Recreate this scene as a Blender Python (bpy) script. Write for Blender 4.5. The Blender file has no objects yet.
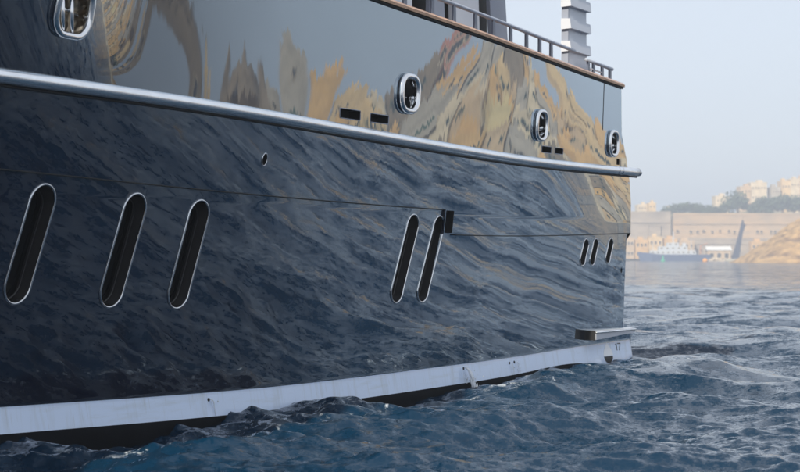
import bpy, bmesh, math, random
import numpy as np
from mathutils import Vector, Matrix
from mathutils.geometry import delaunay_2d_cdt

scene = bpy.context.scene
COL = scene.collection
R = math.radians

# ------------------------------------------------------------------ camera, sky, sun, exposure
CAM_H = 1.7
WATER_Z = -0.12
cam_data = bpy.data.cameras.new('camera')
cam_data.sensor_width = 36.0
cam_data.lens = 81.0
cam_data.clip_start = 0.1
cam_data.clip_end = 20000.0
cam = bpy.data.objects.new('camera', cam_data)
COL.objects.link(cam)
cam.location = (0, 0, CAM_H)
cam.rotation_euler = (R(90.70), 0, 0)
scene.camera = cam
cam_data.dof.use_dof = True
cam_data.dof.focus_distance = 21.5
cam_data.dof.aperture_fstop = 3.0

SUN_EL = 33.0
SUN_AZ = 205.0            # compass style: 0 = +Y, clockwise towards +X
sun_dir = Vector((math.sin(R(SUN_AZ)) * math.cos(R(SUN_EL)), math.cos(R(SUN_AZ)) * math.cos(R(SUN_EL)), math.sin(R(SUN_EL))))
world = bpy.data.worlds.new('World')
scene.world = world
world.use_nodes = True
wn = world.node_tree
wn.nodes.clear()
sky = wn.nodes.new('ShaderNodeTexSky')
sky.sky_type = 'NISHITA'
sky.sun_disc = False
sky.sun_elevation = R(SUN_EL)
sky.sun_rotation = R(SUN_AZ)
sky.air_density = 1.0
sky.dust_density = 1.2
sky.ozone_density = 2.0
bg = wn.nodes.new('ShaderNodeBackground')
bg.inputs['Strength'].default_value = 0.11
wo = wn.nodes.new('ShaderNodeOutputWorld')
veil = wn.nodes.new('ShaderNodeMix')          # thin even cloud veil over the whole sky
veil.data_type = 'RGBA'
veil.inputs['Factor'].default_value = 0.86
veil.inputs[7].default_value = (3.34, 3.57, 3.97, 1)
wn.links.new(sky.outputs[0], veil.inputs[6])
wn.links.new(veil.outputs[2], bg.inputs[0])
wn.links.new(bg.outputs[0], wo.inputs[0])

sun_data = bpy.data.lights.new('sun', 'SUN')
sun_data.energy = 3.2
sun_data.angle = R(0.8)
sun_data.color = (1.0, 0.90, 0.74)
sun = bpy.data.objects.new('sun', sun_data)
COL.objects.link(sun)
sun.rotation_euler = (-sun_dir).to_track_quat('-Z', 'Y').to_euler()
sun.location = (0, 0, 120)

scene.view_settings.view_transform = 'Standard'
scene.view_settings.look = 'None'
scene.view_settings.gamma = 1.0
scene.view_settings.exposure = 1.06
scene.view_settings.use_curve_mapping = False
scene.render.engine = 'CYCLES'
scene.cycles.use_denoising = True
scene.cycles.max_bounces = 8
scene.cycles.volume_bounces = 1
scene.cycles.caustics_reflective = False
scene.cycles.caustics_refractive = False
scene.cycles.volume_step_rate = 4.0

# ------------------------------------------------------------------ helpers
def tag(o, label=None, cat=None, group=None, kind=None):
    if label: o['label'] = label
    if cat: o['category'] = cat
    if group: o['group'] = group
    if kind: o['kind'] = kind
    return o

def link(name, data, parent=None, loc=None):
    o = bpy.data.objects.new(name, data)
    COL.objects.link(o)
    if parent is not None: o.parent = parent
    if loc is not None: o.location = loc
    return o

def empty(name, loc=(0, 0, 0), rz=0.0):
    o = link(name, None, None, loc)
    o.rotation_euler = (0, 0, rz)
    return o

def mesh(name, verts, faces, mats, smooth=False, fm=None):
    me = bpy.data.meshes.new(name)
    me.from_pydata([tuple(v) for v in verts], [], [tuple(f) for f in faces])
    for m in (mats if isinstance(mats, (list, tuple)) else [mats]): me.materials.append(m)
    if fm is not None: me.polygons.foreach_set('material_index', fm)
    if smooth: me.polygons.foreach_set('use_smooth', [True] * len(me.polygons))
    me.update()
    return me

class MB:
    """collects shapes that make up ONE mesh"""
    def __init__(s): s.v = []; s.f = []; s.m = []
    def add(s, verts, faces, mi=0):
        b = len(s.v); s.v += [tuple(v) for v in verts]
        s.f += [tuple(b + i for i in f) for f in faces]; s.m += [mi] * len(faces)
    def box(s, c, size, mi=0, taper=(1, 1), rz=0.0):
        x, y, z = size[0] / 2, size[1] / 2, size[2] / 2
        vs = []
        for k, (sx, sy) in ((-1, (1, 1)), (1, taper)):
            for a, b in ((-1, -1), (1, -1), (1, 1), (-1, 1)):
                px, py = a * x * sx, b * y * sy
                qx, qy = px * math.cos(rz) - py * math.sin(rz), px * math.sin(rz) + py * math.cos(rz)
                vs.append((c[0] + qx, c[1] + qy, c[2] + k * z))
        s.add(vs, [(3, 2, 1, 0), (4, 5, 6, 7), (0, 1, 5, 4), (1, 2, 6, 5), (2, 3, 7, 6), (3, 0, 4, 7)], mi)
    def prism(s, poly, a, b, mi=0):
        """poly: list of 3D points; swept by vector b-a"""
        n = len(poly); d = Vector(b) - Vector(a)
        vs = [Vector(p) for p in poly] + [Vector(p) + d for p in poly]
        s.add(vs, [tuple(range(n - 1, -1, -1)), tuple(range(n, 2 * n))] + [(i, (i + 1) % n, n + (i + 1) % n, n + i) for i in range(n)], mi)
    def tube(s, pts, r, n=10, closed=False, mi=0, caps=True):
        pts = [Vector(p) for p in pts]; m = len(pts)
        rr = r if isinstance(r, (list, tuple)) else [r] * m
        base = len(s.v)
        ref = Vector((0, 0, 1))
        t0 = (pts[1] - pts[0]).normalized()
        if abs(t0.dot(ref)) > 0.9: ref = Vector((0, 1, 0))
        for i in range(m):
            if closed: t = pts[(i + 1) % m] - pts[i - 1]
            else: t = pts[min(i + 1, m - 1)] - pts[max(i - 1, 0)]
            t.normalize()
            u = ref - t * ref.dot(t)
            if u.length < 1e-4: u = t.orthogonal()
            u.normalize(); w = t.cross(u)
            ref = u if closed or True else ref
            for k in range(n):
                a = 2 * math.pi * k / n
                s.v.append(tuple(pts[i] + (u * math.cos(a) + w * math.sin(a)) * rr[i]))
        for i in range(m if closed else m - 1):
            j = (i + 1) % m
            for k in range(n):
                k2 = (k + 1) % n
                s.f.append((base + i * n + k, base + i * n + k2, base + j * n + k2, base + j * n + k)); s.m.append(mi)
        if caps and not closed:
            s.f.append(tuple(base + k for k in range(n - 1, -1, -1))); s.m.append(mi)
            s.f.append(tuple(base + (m - 1) * n + k for k in range(n))); s.m.append(mi)
    def lathe(s, c, prof, n=16, mi=0):
        base = len(s.v)
        for r, z in prof:
            for k in range(n):
                a = 2 * math.pi * k / n
                s.v.append((c[0] + r * math.cos(a), c[1] + r * math.sin(a), c[2] + z))
        for i in range(len(prof) - 1):
            for k in range(n):
                k2 = (k + 1) % n
                s.f.append((base + i * n + k, base + i * n + k2, base + (i + 1) * n + k2, base + (i + 1) * n + k)); s.m.append(mi)
        s.f.append(tuple(base + k for k in range(n - 1, -1, -1))); s.m.append(mi)
        s.f.append(tuple(base + (len(prof) - 1) * n + k for k in range(n))); s.m.append(mi)
    def data(s, name, mats, smooth=False): return mesh(name, s.v, s.f, mats, smooth, s.m)
    def build(s, name, mats, parent=None, smooth=False, loc=None): return link(name, s.data(name, mats, smooth), parent, loc)

# ------------------------------------------------------------------ materials
def new_mat(name):
    m = bpy.data.materials.new(name); m.use_nodes = True
    nt = m.node_tree
    return m, nt, nt.nodes['Principled BSDF']

def nd(nt, typ, **kw):
    n = nt.nodes.new(typ)
    for k, v in kw.items():
        if hasattr(n, k): setattr(n, k, v)
        else: n.inputs[k].default_value = v
    return n

def mat(name, col, rough=0.5, metal=0.0, ior=None, var=0.0, scale=1.0, bump=0.0, col2=None, stretch=(1, 1, 1)):
    m, nt, b = new_mat(name)
    b.inputs['Base Color'].default_value = (*col, 1)
    b.inputs['Roughness'].default_value = rough
    b.inputs['Metallic'].default_value = metal
    if ior: b.inputs['IOR'].default_value = ior
    if var or bump or col2:
        tc = nd(nt, 'ShaderNodeTexCoord'); mp = nd(nt, 'ShaderNodeMapping'); mp.inputs['Scale'].default_value = stretch
        nz = nd(nt, 'ShaderNodeTexNoise', Scale=scale, Detail=6.0, Roughness=0.6)
        nt.links.new(tc.outputs['Object'], mp.inputs[0]); nt.links.new(mp.outputs[0], nz.inputs['Vector'])
        if var or col2:
            c2 = col2 or tuple(c * (1 - var) for c in col)
            c1 = col if col2 else tuple(min(1, c * (1 + var)) for c in col)
            cr = nd(nt, 'ShaderNodeValToRGB')
            cr.color_ramp.elements[0].position = 0.35; cr.color_ramp.elements[0].color = (*c2, 1)
            cr.color_ramp.elements[1].position = 0.65; cr.color_ramp.elements[1].color = (*c1, 1)
            nt.links.new(nz.outputs[0], cr.inputs[0]); nt.links.new(cr.outputs[0], b.inputs['Base Color'])
        if bump:
            bp = nd(nt, 'ShaderNodeBump', Strength=1.0, Distance=bump)
            nt.links.new(nz.outputs[0], bp.inputs['Height']); nt.links.new(bp.outputs[0], b.inputs['Normal'])
    return m

def hull_paint(name, col, ior, streak):
    """high-gloss yacht enamel: deep colour under a clear coat, faint drag lines in the fairing"""
    m, nt, b = new_mat(name)
    b.inputs['Base Color'].default_value = (*col, 1)
    b.inputs['Roughness'].default_value = 0.018
    b.inputs['IOR'].default_value = ior
    b.inputs['Specular Tint'].default_value = (.80, .91, 1.0, 1)
    L = nt.links.new
    tc = nd(nt, 'ShaderNodeTexCoord'); ge = nd(nt, 'ShaderNodeNewGeometry')
    mp = nd(nt, 'ShaderNodeMapping'); mp.inputs['Scale'].default_value = (16.0, 1.0, 0.6)
    nz = nd(nt, 'ShaderNodeTexNoise', Scale=1.0, Detail=4.0, Roughness=0.6)
    L(tc.outputs['Object'], mp.inputs[0]); L(mp.outputs[0], nz.inputs['Vector'])
    sb = nd(nt, 'ShaderNodeVectorMath', operation='SUBTRACT'); sb.inputs[1].default_value = (.5, .5, .5); L(nz.outputs['Color'], sb.inputs[0])
    ml = nd(nt, 'ShaderNodeVectorMath', operation='MULTIPLY'); ml.inputs[1].default_value = (streak * .12, streak * .12, streak); L(sb.outputs[0], ml.inputs[0])
    ad = nd(nt, 'ShaderNodeVectorMath', operation='ADD'); L(ge.outputs['Normal'], ad.inputs[0]); L(ml.outputs[0], ad.inputs[1])
    nm = nd(nt, 'ShaderNodeVectorMath', operation='NORMALIZE'); L(ad.outputs[0], nm.inputs[0]); lw = nd(nt, 'ShaderNodeLayerWeight', Blend=.5); L(nm.outputs[0], lw.inputs['Normal'])
    cr = nd(nt, 'ShaderNodeValToRGB'); el = cr.color_ramp.elements          # measured-style clear-coat reflectance against angle
    el[0].position = 0.0; el[0].color = (.05,) * 3 + (1,); el[1].position = 1.0; el[1].color = (1, 1, 1, 1)
    for p, v in ((.28, .06), (.36, .095), (.43, .20), (.485, .36), (.58, .50), (.66, .60), (.85, .8)):
        e = el.new(p); e.color = (v, v, v, 1)
    L(lw.outputs['Facing'], cr.inputs[0])
    df = nd(nt, 'ShaderNodeBsdfDiffuse', Color=(*col, 1)); L(nm.outputs[0], df.inputs['Normal'])
    gl = nd(nt, 'ShaderNodeBsdfGlossy', Color=(.80, .91, 1.0, 1), Roughness=.012); L(nm.outputs[0], gl.inputs['Normal'])
    mx = nd(nt, 'ShaderNodeMixShader'); L(cr.outputs[0], mx.inputs[0]); L(df.outputs[0], mx.inputs[1]); L(gl.outputs[0], mx.inputs[2])
    nt.nodes.remove(b); L(mx.outputs[0], nt.nodes['Material Output'].inputs['Surface'])
    return m

M = {}
M['navy'] = hull_paint('navy_enamel', (0.004, 0.006, 0.017), 3.2, 0.013)
M['navy_side'] = hull_paint('navy_enamel_side', (0.004, 0.006, 0.017), 3.2, 0.007)
def stripe_mat():
    m, nt, b = new_mat('pale_boot_top'); L = nt.links.new
    b.inputs['Roughness'].default_value = .16
    tc = nd(nt, 'ShaderNodeTexCoord'); prev = None
    mix = None
    for sc, st, lo, hi, colr, amt in ((1.0, (7, 1, .8), .52, .75, (.40, .42, .40), .45), (1.0, (1.2, 1, 9), .55, .75, (.46, .50, .50), .4), (1.0, (40, 1, 2.5), .60, .72, (.34, .33, .28), .35)):
        mp = nd(nt, 'ShaderNodeMapping'); mp.inputs['Scale'].default_value = st; L(tc.outputs['Object'], mp.inputs[0])
        nz = nd(nt, 'ShaderNodeTexNoise', Scale=sc, Detail=6.0, Roughness=.62); L(mp.outputs[0], nz.inputs['Vector'])
        mr = nd(nt, 'ShaderNodeMapRange'); mr.inputs['From Min'].default_value = lo; mr.inputs['From Max'].default_value = hi; mr.inputs['To Max'].default_value = amt; L(nz.outputs[0], mr.inputs['Value'])
        mx = nd(nt, 'ShaderNodeMix', data_type='RGBA'); mx.inputs[6].default_value = (.64, .75, .93, 1); mx.inputs[7].default_value = (*colr, 1); L(mr.outputs[0], mx.inputs['Factor'])
        if mix: L(mix.outputs[2], mx.inputs[6])
        mix = mx
    L(mix.outputs[2], b.inputs['Base Color'])
    return m
M['stripe'] = stripe_mat()
M['antifoul'] = mat('dark_antifouling', (0.003, 0.004, 0.006), 0.6, ior=1.15, var=0.3, scale=3.0)
M['steel'] = mat('polished_stainless', (0.86, 0.87, 0.88), 0.27, metal=1.0, var=0.05, scale=4.0)
M['chrome'] = mat('chromed_steel', (0.80, 0.80, 0.80), 0.06, metal=1.0)
M['portrim'] = mat('port_rim_steel', (0.66, 0.66, 0.67), 0.12, metal=1.0)
M['bronze'] = mat('bronze_plate', (0.50, 0.40, 0.28), 0.22, metal=1.0, var=.4, scale=9.0)
M['black'] = mat('black_rubber', (0.0015, 0.0015, 0.002), 0.55)
M['glass'] = mat('dark_port_glass', (0.004, 0.005, 0.006), 0.04, ior=1.5)
M['recess'] = mat('dark_port_liner', (0.035, 0.034, 0.035), 0.2)
M['teak'] = mat('varnished_teak', (0.46, 0.27, 0.17), 0.25, var=0.35, scale=3.0, stretch=(1.2, 8, 8))
M['white'] = mat('white_gelcoat', (0.66, 0.69, 0.74), 0.22, var=0.04, scale=0.8)
M['gelpale'] = mat('pale_grey_gelcoat', (0.52, 0.55, 0.61), 0.25, var=0.05, scale=0.8)
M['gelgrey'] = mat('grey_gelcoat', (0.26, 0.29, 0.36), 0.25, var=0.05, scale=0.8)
M['railgrey'] = mat('rail_grey_paint', (0.34, 0.38, 0.46), 0.3)
M['postgrey'] = mat('post_grey_paint', (0.10, 0.12, 0.17), 0.3)
M['deck'] = mat('teak_deck', (0.30, 0.20, 0.12), 0.6, var=0.2, scale=6.0, stretch=(1, 8, 1))

# ------------------------------------------------------------------ yacht: hull shape in metres
# local frame: x = along the hull towards the stern, outboard = -y, z up
D0 = 10.2
TH = R(27.3)
YACHT_LOC = (-D0 * math.cos(TH), D0 * math.sin(TH), 0.0)
YACHT_RZ = math.pi / 2 - TH
HALF_BEAM = 4.2

def spline(xs, ys):
    xs = np.array(xs, float); ys = np.array(ys, float); n = len(xs); h = np.diff(xs)
    A = np.eye(n); b = np.zeros(n)
    for i in range(1, n - 1):
        A[i, i - 1] = h[i - 1]; A[i, i] = 2 * (h[i - 1] + h[i]); A[i, i + 1] = h[i]
        b[i] = 6 * ((ys[i + 1] - ys[i]) / h[i] - (ys[i] - ys[i - 1]) / h[i - 1])
    Mm = np.linalg.solve(A, b)
    def f(x):
        x = np.clip(np.asarray(x, float), xs[0], xs[-1]); i = np.clip(np.searchsorted(xs, x) - 1, 0, n - 2)
        a = (xs[i + 1] - x) / h[i]; c = (x - xs[i]) / h[i]
        return a * ys[i] + c * ys[i + 1] + ((a ** 3 - a) * Mm[i] + (c ** 3 - c) * Mm[i + 1]) * h[i] ** 2 / 6
    return f

# flare of the topsides in degrees: bulwark at the rail, its growth per metre up, strake, lower side
KT = [-20, 0, 6, 10, 12.2, 13.65, 14.45, 15.3, 17.3, 19.8, 22.8, 25, 26.6, 27.8, 30]
bul0 = spline([-20, 0, 6, 10, 12.2, 13.2, 13.65, 14.0, 14.45, 15.3, 17.3, 19.8, 22.8, 25, 26.6, 27.8, 30], [R(v) for v in [20, 20, 20, 20, 18.0, 11.2, 6.2, 3.6, 2.6, 2.3, 2.1, 2.6, 3.5, 2.8, 2, 1.5, 1.5]])
bul1 = spline([-20, 0, 6, 12, 14, 15.3, 17.3, 19.8, 22.8, 25, 26.6, 27.8, 30], [R(v) for v in [1, 1, 1.5, 1.8, 1.9, 1.8, 1.2, 1.0, 1.2, .8, .3, 0, 0]])
stk0 = spline(KT, [R(v) for v in [17, 17, 17, 17, 16.8, 16.0, 15.2, 14, 11, 8.8, 7.8, 6.2, 2.6, -.3, -1]])
low0 = spline(KT, [R(v) for v in [15, 15, 15, 15, 14.6, 13.8, 13.0, 12, 9.6, 7.4, 5.2, 3.8, 2.7, 2.1, 2]])
zrail = spline([-20, -5, 5, 12.23, 15.5, 18.5, 21.5, 23.5, 28.3, 30], [4.6, 3.75, 3.38, 3.272, 3.255, 3.19, 3.125, 3.095, 3.118, 3.13])
zsheer = spline([-20, -5, 5, 12, 18.97, 20.12, 21.41, 23.59, 26.03, 27.47, 30], [7.4, 6.2, 5.5, 5.1, 4.785, 4.74, 4.69, 4.60, 4.51, 4.462, 4.37])
zst_top = spline([-20, 0, 8, 13.1, 16.07, 17.36, 21.6, 24.4, 25.8, 28.3], [.85, .6, .43, .314, .246, .230, .246, .276, .312, .35])
zst_bot = spline([-20, 0, 8, 13.2, 16.1, 17.4, 21.7, 24.5, 25.9, 27.0, 28.3], [.5, .32, .18, .062, -.012, -.028, -.012, .04, .075, .015, -.04])
knl = spline([-20, -5, 5, 12.37, 13.8, 15.5, 19.2, 21.3, 22], [3.6, 3.0, 2.68, 2.495, 2.462, 2.42, 2.358, 2.34, 2.335])
knr = spline([20, 21.57, 22.77, 25.55, 27.9, 29], [2.02, 2.016, 2.016, 2.055, 2.11, 2.13])
T_STEP = 21.30
def zknuckle(t):
    t = np.asarray(t, float)
    w = np.clip((t - (T_STEP - .012)) / .012, 0, 1)
    return knl(t) * (1 - w) + knr(t) * w

_rw = random.Random(7)
WAVY = []
for _k in range(12):
    lt, lz = _rw.uniform(0.9, 2.8), _rw.choice([-1, 1]) * _rw.uniform(0.9, 3.0)
    WAVY.append((6.283 / lt, 6.283 / lz, _rw.uniform(0, 6.28), 0.0008 / math.hypot(6.283 / lt, 6.283 / lz)))

def offset(t, z):
    t = np.asarray(t, float); z = np.asarray(z, float)
    zr = zrail(t); u = z - zr
    up = bul0(t) * u + .5 * bul1(t) * u * u
    st = stk0(t) * u
    lo = stk0(t) * (2.3 - zr) + low0(t) * (np.maximum(z, zst_top(t)) - 2.3) + .17 * np.clip(zst_top(t) - z, 0, .27)
    o = np.where(u >= 0, up, np.where(z > 2.3, st, lo))
    for kt, kz, ph, a in WAVY: o = o + a * np.sin(kt * t + kz * z + ph)
    return o

def taper(t):
    t = np.asarray(t, float)
    return np.where(t < 4, HALF_BEAM * ((4 - t) / 24.0) ** 2.0, 0.0)

def P(t, z, extra=0.0):
    y = -(offset(t, z) + extra) + taper(t)
    return np.stack(np.broadcast_arrays(np.asarray(t, float), np.minimum(y, HALF_BEAM), np.asarray(z, float)), -1)

def N(t, z):
    e = 2e-3
    a = P(t + e, z) - P(t - e, z); b = P(t, z + e) - P(t, z - e)
    n = np.cross(a, b); n /= np.linalg.norm(n, axis=-1, keepdims=True)
    return n * np.where(n[..., 1:2] > 0, -1, 1)

def in_poly(px, py, poly):
    inside = np.zeros(px.shape, bool); n = len(poly)
    for i in range(n):
        x1, y1 = poly[i]; x2, y2 = poly[(i + 1) % n]
        if y1 == y2: continue
        c = ((y1 > py) != (y2 > py)) & (px < (x2 - x1) * (py - y1) / (y2 - y1) + x1)
        inside ^= c
    return inside

yacht = empty('motor_yacht', YACHT_LOC, YACHT_RZ)
tag(yacht, 'large dark navy motor yacht with glossy hull, chrome rub rail and slanted oval portholes', 'yacht')

def panel(name, low, high, right_edge, holes, extra, m, t_start=-20.0, dz=0.06, parent=yacht):
    """one plated strip of the starboard side between two height curves, with real openings"""
    ts = np.concatenate([np.arange(t_start, 10.5, .35), np.arange(10.5, 28.6, .07), [T_STEP - .012, T_STEP]])
    ts = np.sort(ts)
    tmax = max(p[0] for p in right_edge)
    rows = max(3, int(math.ceil(1.5 / dz)) if name == 'bulwark' else int(math.ceil(float(np.max(high(ts) - low(ts))) / dz)))
    ss = np.linspace(0, 1, rows + 1)
    # outer boundary in (t, s); right_edge is a list of (t, z) from bottom to top
    def to_s(t, z): return (z - float(low(t))) / (float(high(t)) - float(low(t)))
    redge = [(t, to_s(t, z)) for t, z in right_edge]
    redge[0] = (redge[0][0], 0.0); redge[-1] = (redge[-1][0], 1.0)
    outer = [(t, 0.0) for t in ts if t < redge[0][0] - .01] + redge + [(t, 1.0) for t in ts[::-1] if t < redge[-1][0] - .01]
    outer += [(t_start, s) for s in ss[::-1][1:-1]]
    hol = [[(t, to_s(t, z)) for t, z in h] for h in holes]
    T, S = np.meshgrid(ts, ss[1:-1]); T = T.ravel(); S = S.ravel()
    keep = in_poly(T, S, outer) & (T > t_start + .01)
    for h in hol:
        hp = np.array(h)
        c = hp.mean(0)
        big = [tuple(c + (q - c) * 1.06) for q in hp]
        keep &= ~in_poly(T, S, big)
    vs = [Vector((a, b)) for a, b in zip(T[keep], S[keep])]
    edges = []
    for loop in [outer] + hol:
        b = len(vs); vs += [Vector(q) for q in loop]
        edges += [(b + i, b + (i + 1) % len(loop)) for i in range(len(loop))]
    vv, _e, ff, *_ = delaunay_2d_cdt(vs, edges, [], 0, 1e-6)
    A = np.array([(v.x, v.y) for v in vv])
    F = np.array([tuple(f) for f in ff])
    C = A[F].mean(1)
    ok = in_poly(C[:, 0], C[:, 1], outer)
    for h in hol: ok &= ~in_poly(C[:, 0], C[:, 1], h)
    a, b, c = A[F[:, 0]], A[F[:, 1]], A[F[:, 2]]
    area = np.abs((b[:, 0] - a[:, 0]) * (c[:, 1] - a[:, 1]) - (b[:, 1] - a[:, 1]) * (c[:, 0] - a[:, 0]))
    ok &= area > 1e-9
    F = F[ok]
    t = A[:, 0]; z = low(t) + (high(t) - low(t)) * A[:, 1]
    V = P(t, z, extra); NN = N(t, z)
    me = bpy.data.meshes.new(name)
    me.from_pydata(V.tolist(), [], F.tolist())
    me.materials.append(m)
    # make the winding agree with the outboard normal
    fn = np.cross(V[F[:, 1]] - V[F[:, 0]], V[F[:, 2]] - V[F[:, 0]])
    flip = (fn * NN[F[:, 0]]).sum(1) < 0
    if flip.any():
        F[flip] = F[flip][:, ::-1]
        me.clear_geometry(); me.from_pydata(V.tolist(), [], F.tolist())
    me.polygons.foreach_set('use_smooth', [True] * len(me.polygons))
    me.normals_split_custom_set_from_vertices([tuple(n) for n in NN])
    me.update()
    return link(name, me, parent)

def slant_oval(tc, zc, r, dt, dzz, n=14):
    """slanted stadium: two half circles joined along a leaning axis"""
    pts = []
    for k in range(n + 1):
        a = math.pi * k / n; pts.append((tc + dt / 2 + r * math.cos(a), zc + dzz / 2 + r * math.sin(a)))
    for k in range(n + 1):
        a = math.pi + math.pi * k / n; pts.append((tc - dt / 2 + r * math.cos(a), zc - dzz / 2 + r * math.sin(a)))
    return pts

def round_rect(tc, zc, w, h, r, n=5):
    pts = []
    for cx, cz, a0 in ((w / 2 - r, h / 2 - r, 0), (-w / 2 + r, h / 2 - r, 90), (-w / 2 + r, -h / 2 + r, 180), (w / 2 - r, -h / 2 + r, 270)):
        for k in range(n + 1):
            a = R(a0 + 90 * k / n); pts.append((tc + cx + r * math.cos(a), zc + cz + r * math.sin(a)))
    return pts

LEDGE = 0.028
ports = [(13.152, 1.829, .182, .108, .735), (14.563, 1.776, .180, .118, .765), (15.662, 1.740, .176, .120, .775),
         (20.336, 1.695, .160, .230, .80), (21.056, 1.689, .156, .265, .81),
         (26.216, 1.790, .105, .10, .205), (26.590, 1.795, .102, .10, .215), (27.200, 1.815, .098, .10, .205)]
port_loops = [slant_oval(*p) for p in ports]
fair = [(13.02, 3.945, .55, .49), (19.905, 3.742, .44, .43), (24.12, 3.622, .355, .405), (27.135, 3.532, .345, .375)]
fair_loops = [round_rect(t, z, w, h, .15 * min(w, h) / .4) for t, z, w, h in fair]
vents = [(18.475, 3.385, .50, .115), (19.205, 3.382, .47, .105), (24.425, 3.288, .36, .095), (24.91, 3.293, .325, .09)]
vent_loops = [round_rect(t, z, w, h, .02, 3) for t, z, w, h in vents]
square_loop = round_rect(27.425, 3.253, .13, .10, .01, 2)
out_loop = [(16.728 + .05 * math.cos(k * 2 * math.pi / 18), 2.773 + .068 * math.sin(k * 2 * math.pi / 18)) for k in range(18)]
hole_loop = [(27.733 + .035 * math.cos(k * 2 * math.pi / 12), 1.496 + .042 * math.sin(k * 2 * math.pi / 12)) for k in range(12)]
slot_loop = round_rect(T_STEP + .135, 2.178, .235, .295, .01, 2)

bulwark = panel('bulwark', zrail, zsheer, [(27.86, 3.1), (27.84, 3.3), (27.72, 3.46), (27.60, 3.62), (27.56, 3.75), (27.50, 4.41), (27.49, 4.46)],
                fair_loops + vent_loops + [square_loop], 0.0, M['navy'])
strake = panel('hull_strake', zknuckle, zrail, [(28.02, 2.1), (28.03, 2.6), (27.98, 2.98), (27.88, 3.11)], [out_loop, slot_loop], 0.0, M['navy_side'])
topside = panel('hull_topside', zst_top, zknuckle, [(28.23, .34), (28.23, .47), (27.90, .50), (27.90, 1.26), (27.92, 1.99), (27.95, 2.11)],
                port_loops + [hole_loop], -LEDGE, M['navy_side'])
boot = panel('boot_stripe', zst_bot, zst_top, [(28.17, -.04), (28.22, .03), (28.23, .34)], [], -LEDGE, M['stripe'])
bottom = panel('hull_bottom', lambda t: np.asarray(t, float) * 0 - 1.0, zst_bot, [(28.0, -1.0), (28.17, -.04)], [], -LEDGE, M['antifoul'], dz=.2)

# small ledge under the strake
ts = np.sort(np.concatenate([np.arange(-20, 28.0, .1), [T_STEP - .012, T_STEP, 28.0]]))
zk = zknuckle(ts)
for sel in (ts < T_STEP - .02, ts > T_STEP + .27):
    mb = MB(); mb.tube(P(ts[sel], zk[sel] - .006, -.006), .009, 6); mb.build('knuckle_seam', M['black'], yacht, True)
a, b = P(ts, zk, -LEDGE - .01), P(ts, zk, 0.0)
n = len(ts)
link('knuckle_ledge', mesh('knuckle_ledge', np.vstack([a, b]), [(i, i + 1, n + i + 1, n + i) for i in range(n - 1)], M['navy_side']), yacht)

def ring3(loop, extra):
    q = np.array(loop); return P(q[:, 0], q[:, 1], extra)

def recess(name, loop, extra, depth, mwall, mback, parent=yacht, back_name='backing'):
    a = ring3(loop, extra); b = a.copy(); b[:, 1] += depth
    n = len(a)
    o = link(name, mesh(name, np.vstack([a, b]), [(i, (i + 1) % n, n + (i + 1) % n, n + i) for i in range(n)], mwall, True), parent)
    c = b.copy(); c[:, 1] -= .002
    link(back_name, mesh(back_name, c, [tuple(range(n))], mback), o)
    return o

for lp, pr in zip(port_loops, ports):
    o = recess('porthole', lp, -LEDGE, .16, M['recess'], M['glass'], back_name='port_glass')
    rr = .0125 if pr[2] > .11 else .010
    mb = MB(); mb.tube(ring3(lp, -LEDGE + .003), rr, 8, True); mb.build('rim', M['portrim'], o, True)
    # inner glazing ring set back in the liner
    q = np.array(lp); c = q.mean(0); q = c + (q - c) * .93
    rg = P(q[:, 0], q[:, 1], -LEDGE); rg[:, 1] += .12
    mb = MB(); mb.tube(rg, rr * .8, 6, True); mb.build('inner_ring', M['recess'], o, True)

for lp, (t, z, w, h) in zip(fair_loops, fair):
    o = recess('fairlead', lp, 0.0, .20, M['chrome'], M['bronze'] if w > .5 else M['black'])
    mb = MB(); mb.tube(ring3(lp, .03), .042 * w / .44 if w < .5 else .036, 10, True); mb.build('rim', M['chrome'], o, True)
    mb = MB()
    q = np.array(lp); cc = np.array((t, z)); big = cc + (q - cc) * 1.10
    aa, bb = P(big[:, 0], big[:, 1], -.004), P(big[:, 0], big[:, 1], .03)
    nn = len(aa); mb.add(np.vstack([aa, bb]), [(i, (i + 1) % nn, nn + (i + 1) % nn, nn + i) for i in range(nn)])
    mb.build('rim_skirt', M['chrome'], o, True)
    y0 = float(P(t, z)[1])
    for dx in (-.07, .06) if w > .5 else (-.02,):
        mb = MB(); mb.tube([(t + dx, y0 + .06, z - h * .47), (t + dx, y0 + .06, z + h * .47)], .026, 12); mb.build('roller', M['chrome'], o, True)
    mb = MB(); mb.tube([(t - w * .30, y0 + .12, z - .01), (t + .02, y0 + .11, z + .0), (t + w * .40, y0 + .12, z - .03)], [.022, .034, .022], 10); mb.build('mooring_horn', M['chrome'], o, True)

for lp in vent_loops:
    o = recess('freeing_port', lp, 0.0, .16, M['black'], M['black'])
    mb = MB(); mb.tube(ring3(lp, .0), .006, 6, True); mb.build('rim', M['gelgrey'], o, True)
recess('scupper', square_loop, 0.0, .12, M['black'], M['black'])
o = recess('drain_outlet', out_loop, 0.0, .06, M['black'], M['black'])
mb = MB(); mb.tube(ring3(out_loop, .003), .006, 8, True); mb.build('rim', M['portrim'], o, True)
recess('drain_outlet', hole_loop, -LEDGE, .05, M['black'], M['black'])
recess('strake_slot', slot_loop, 0.0, .10, M['black'], M['black'])

# vertical seam near the stern of the bulwark
zz = np.linspace(3.72, 4.455, 12); tt = np.full(12, 26.69) - (zz - 3.8) * .0
mb = MB(); mb.tube(P(tt, zz, .0), .007, 6); mb.build('panel_seam', M['black'], yacht, True)

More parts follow.
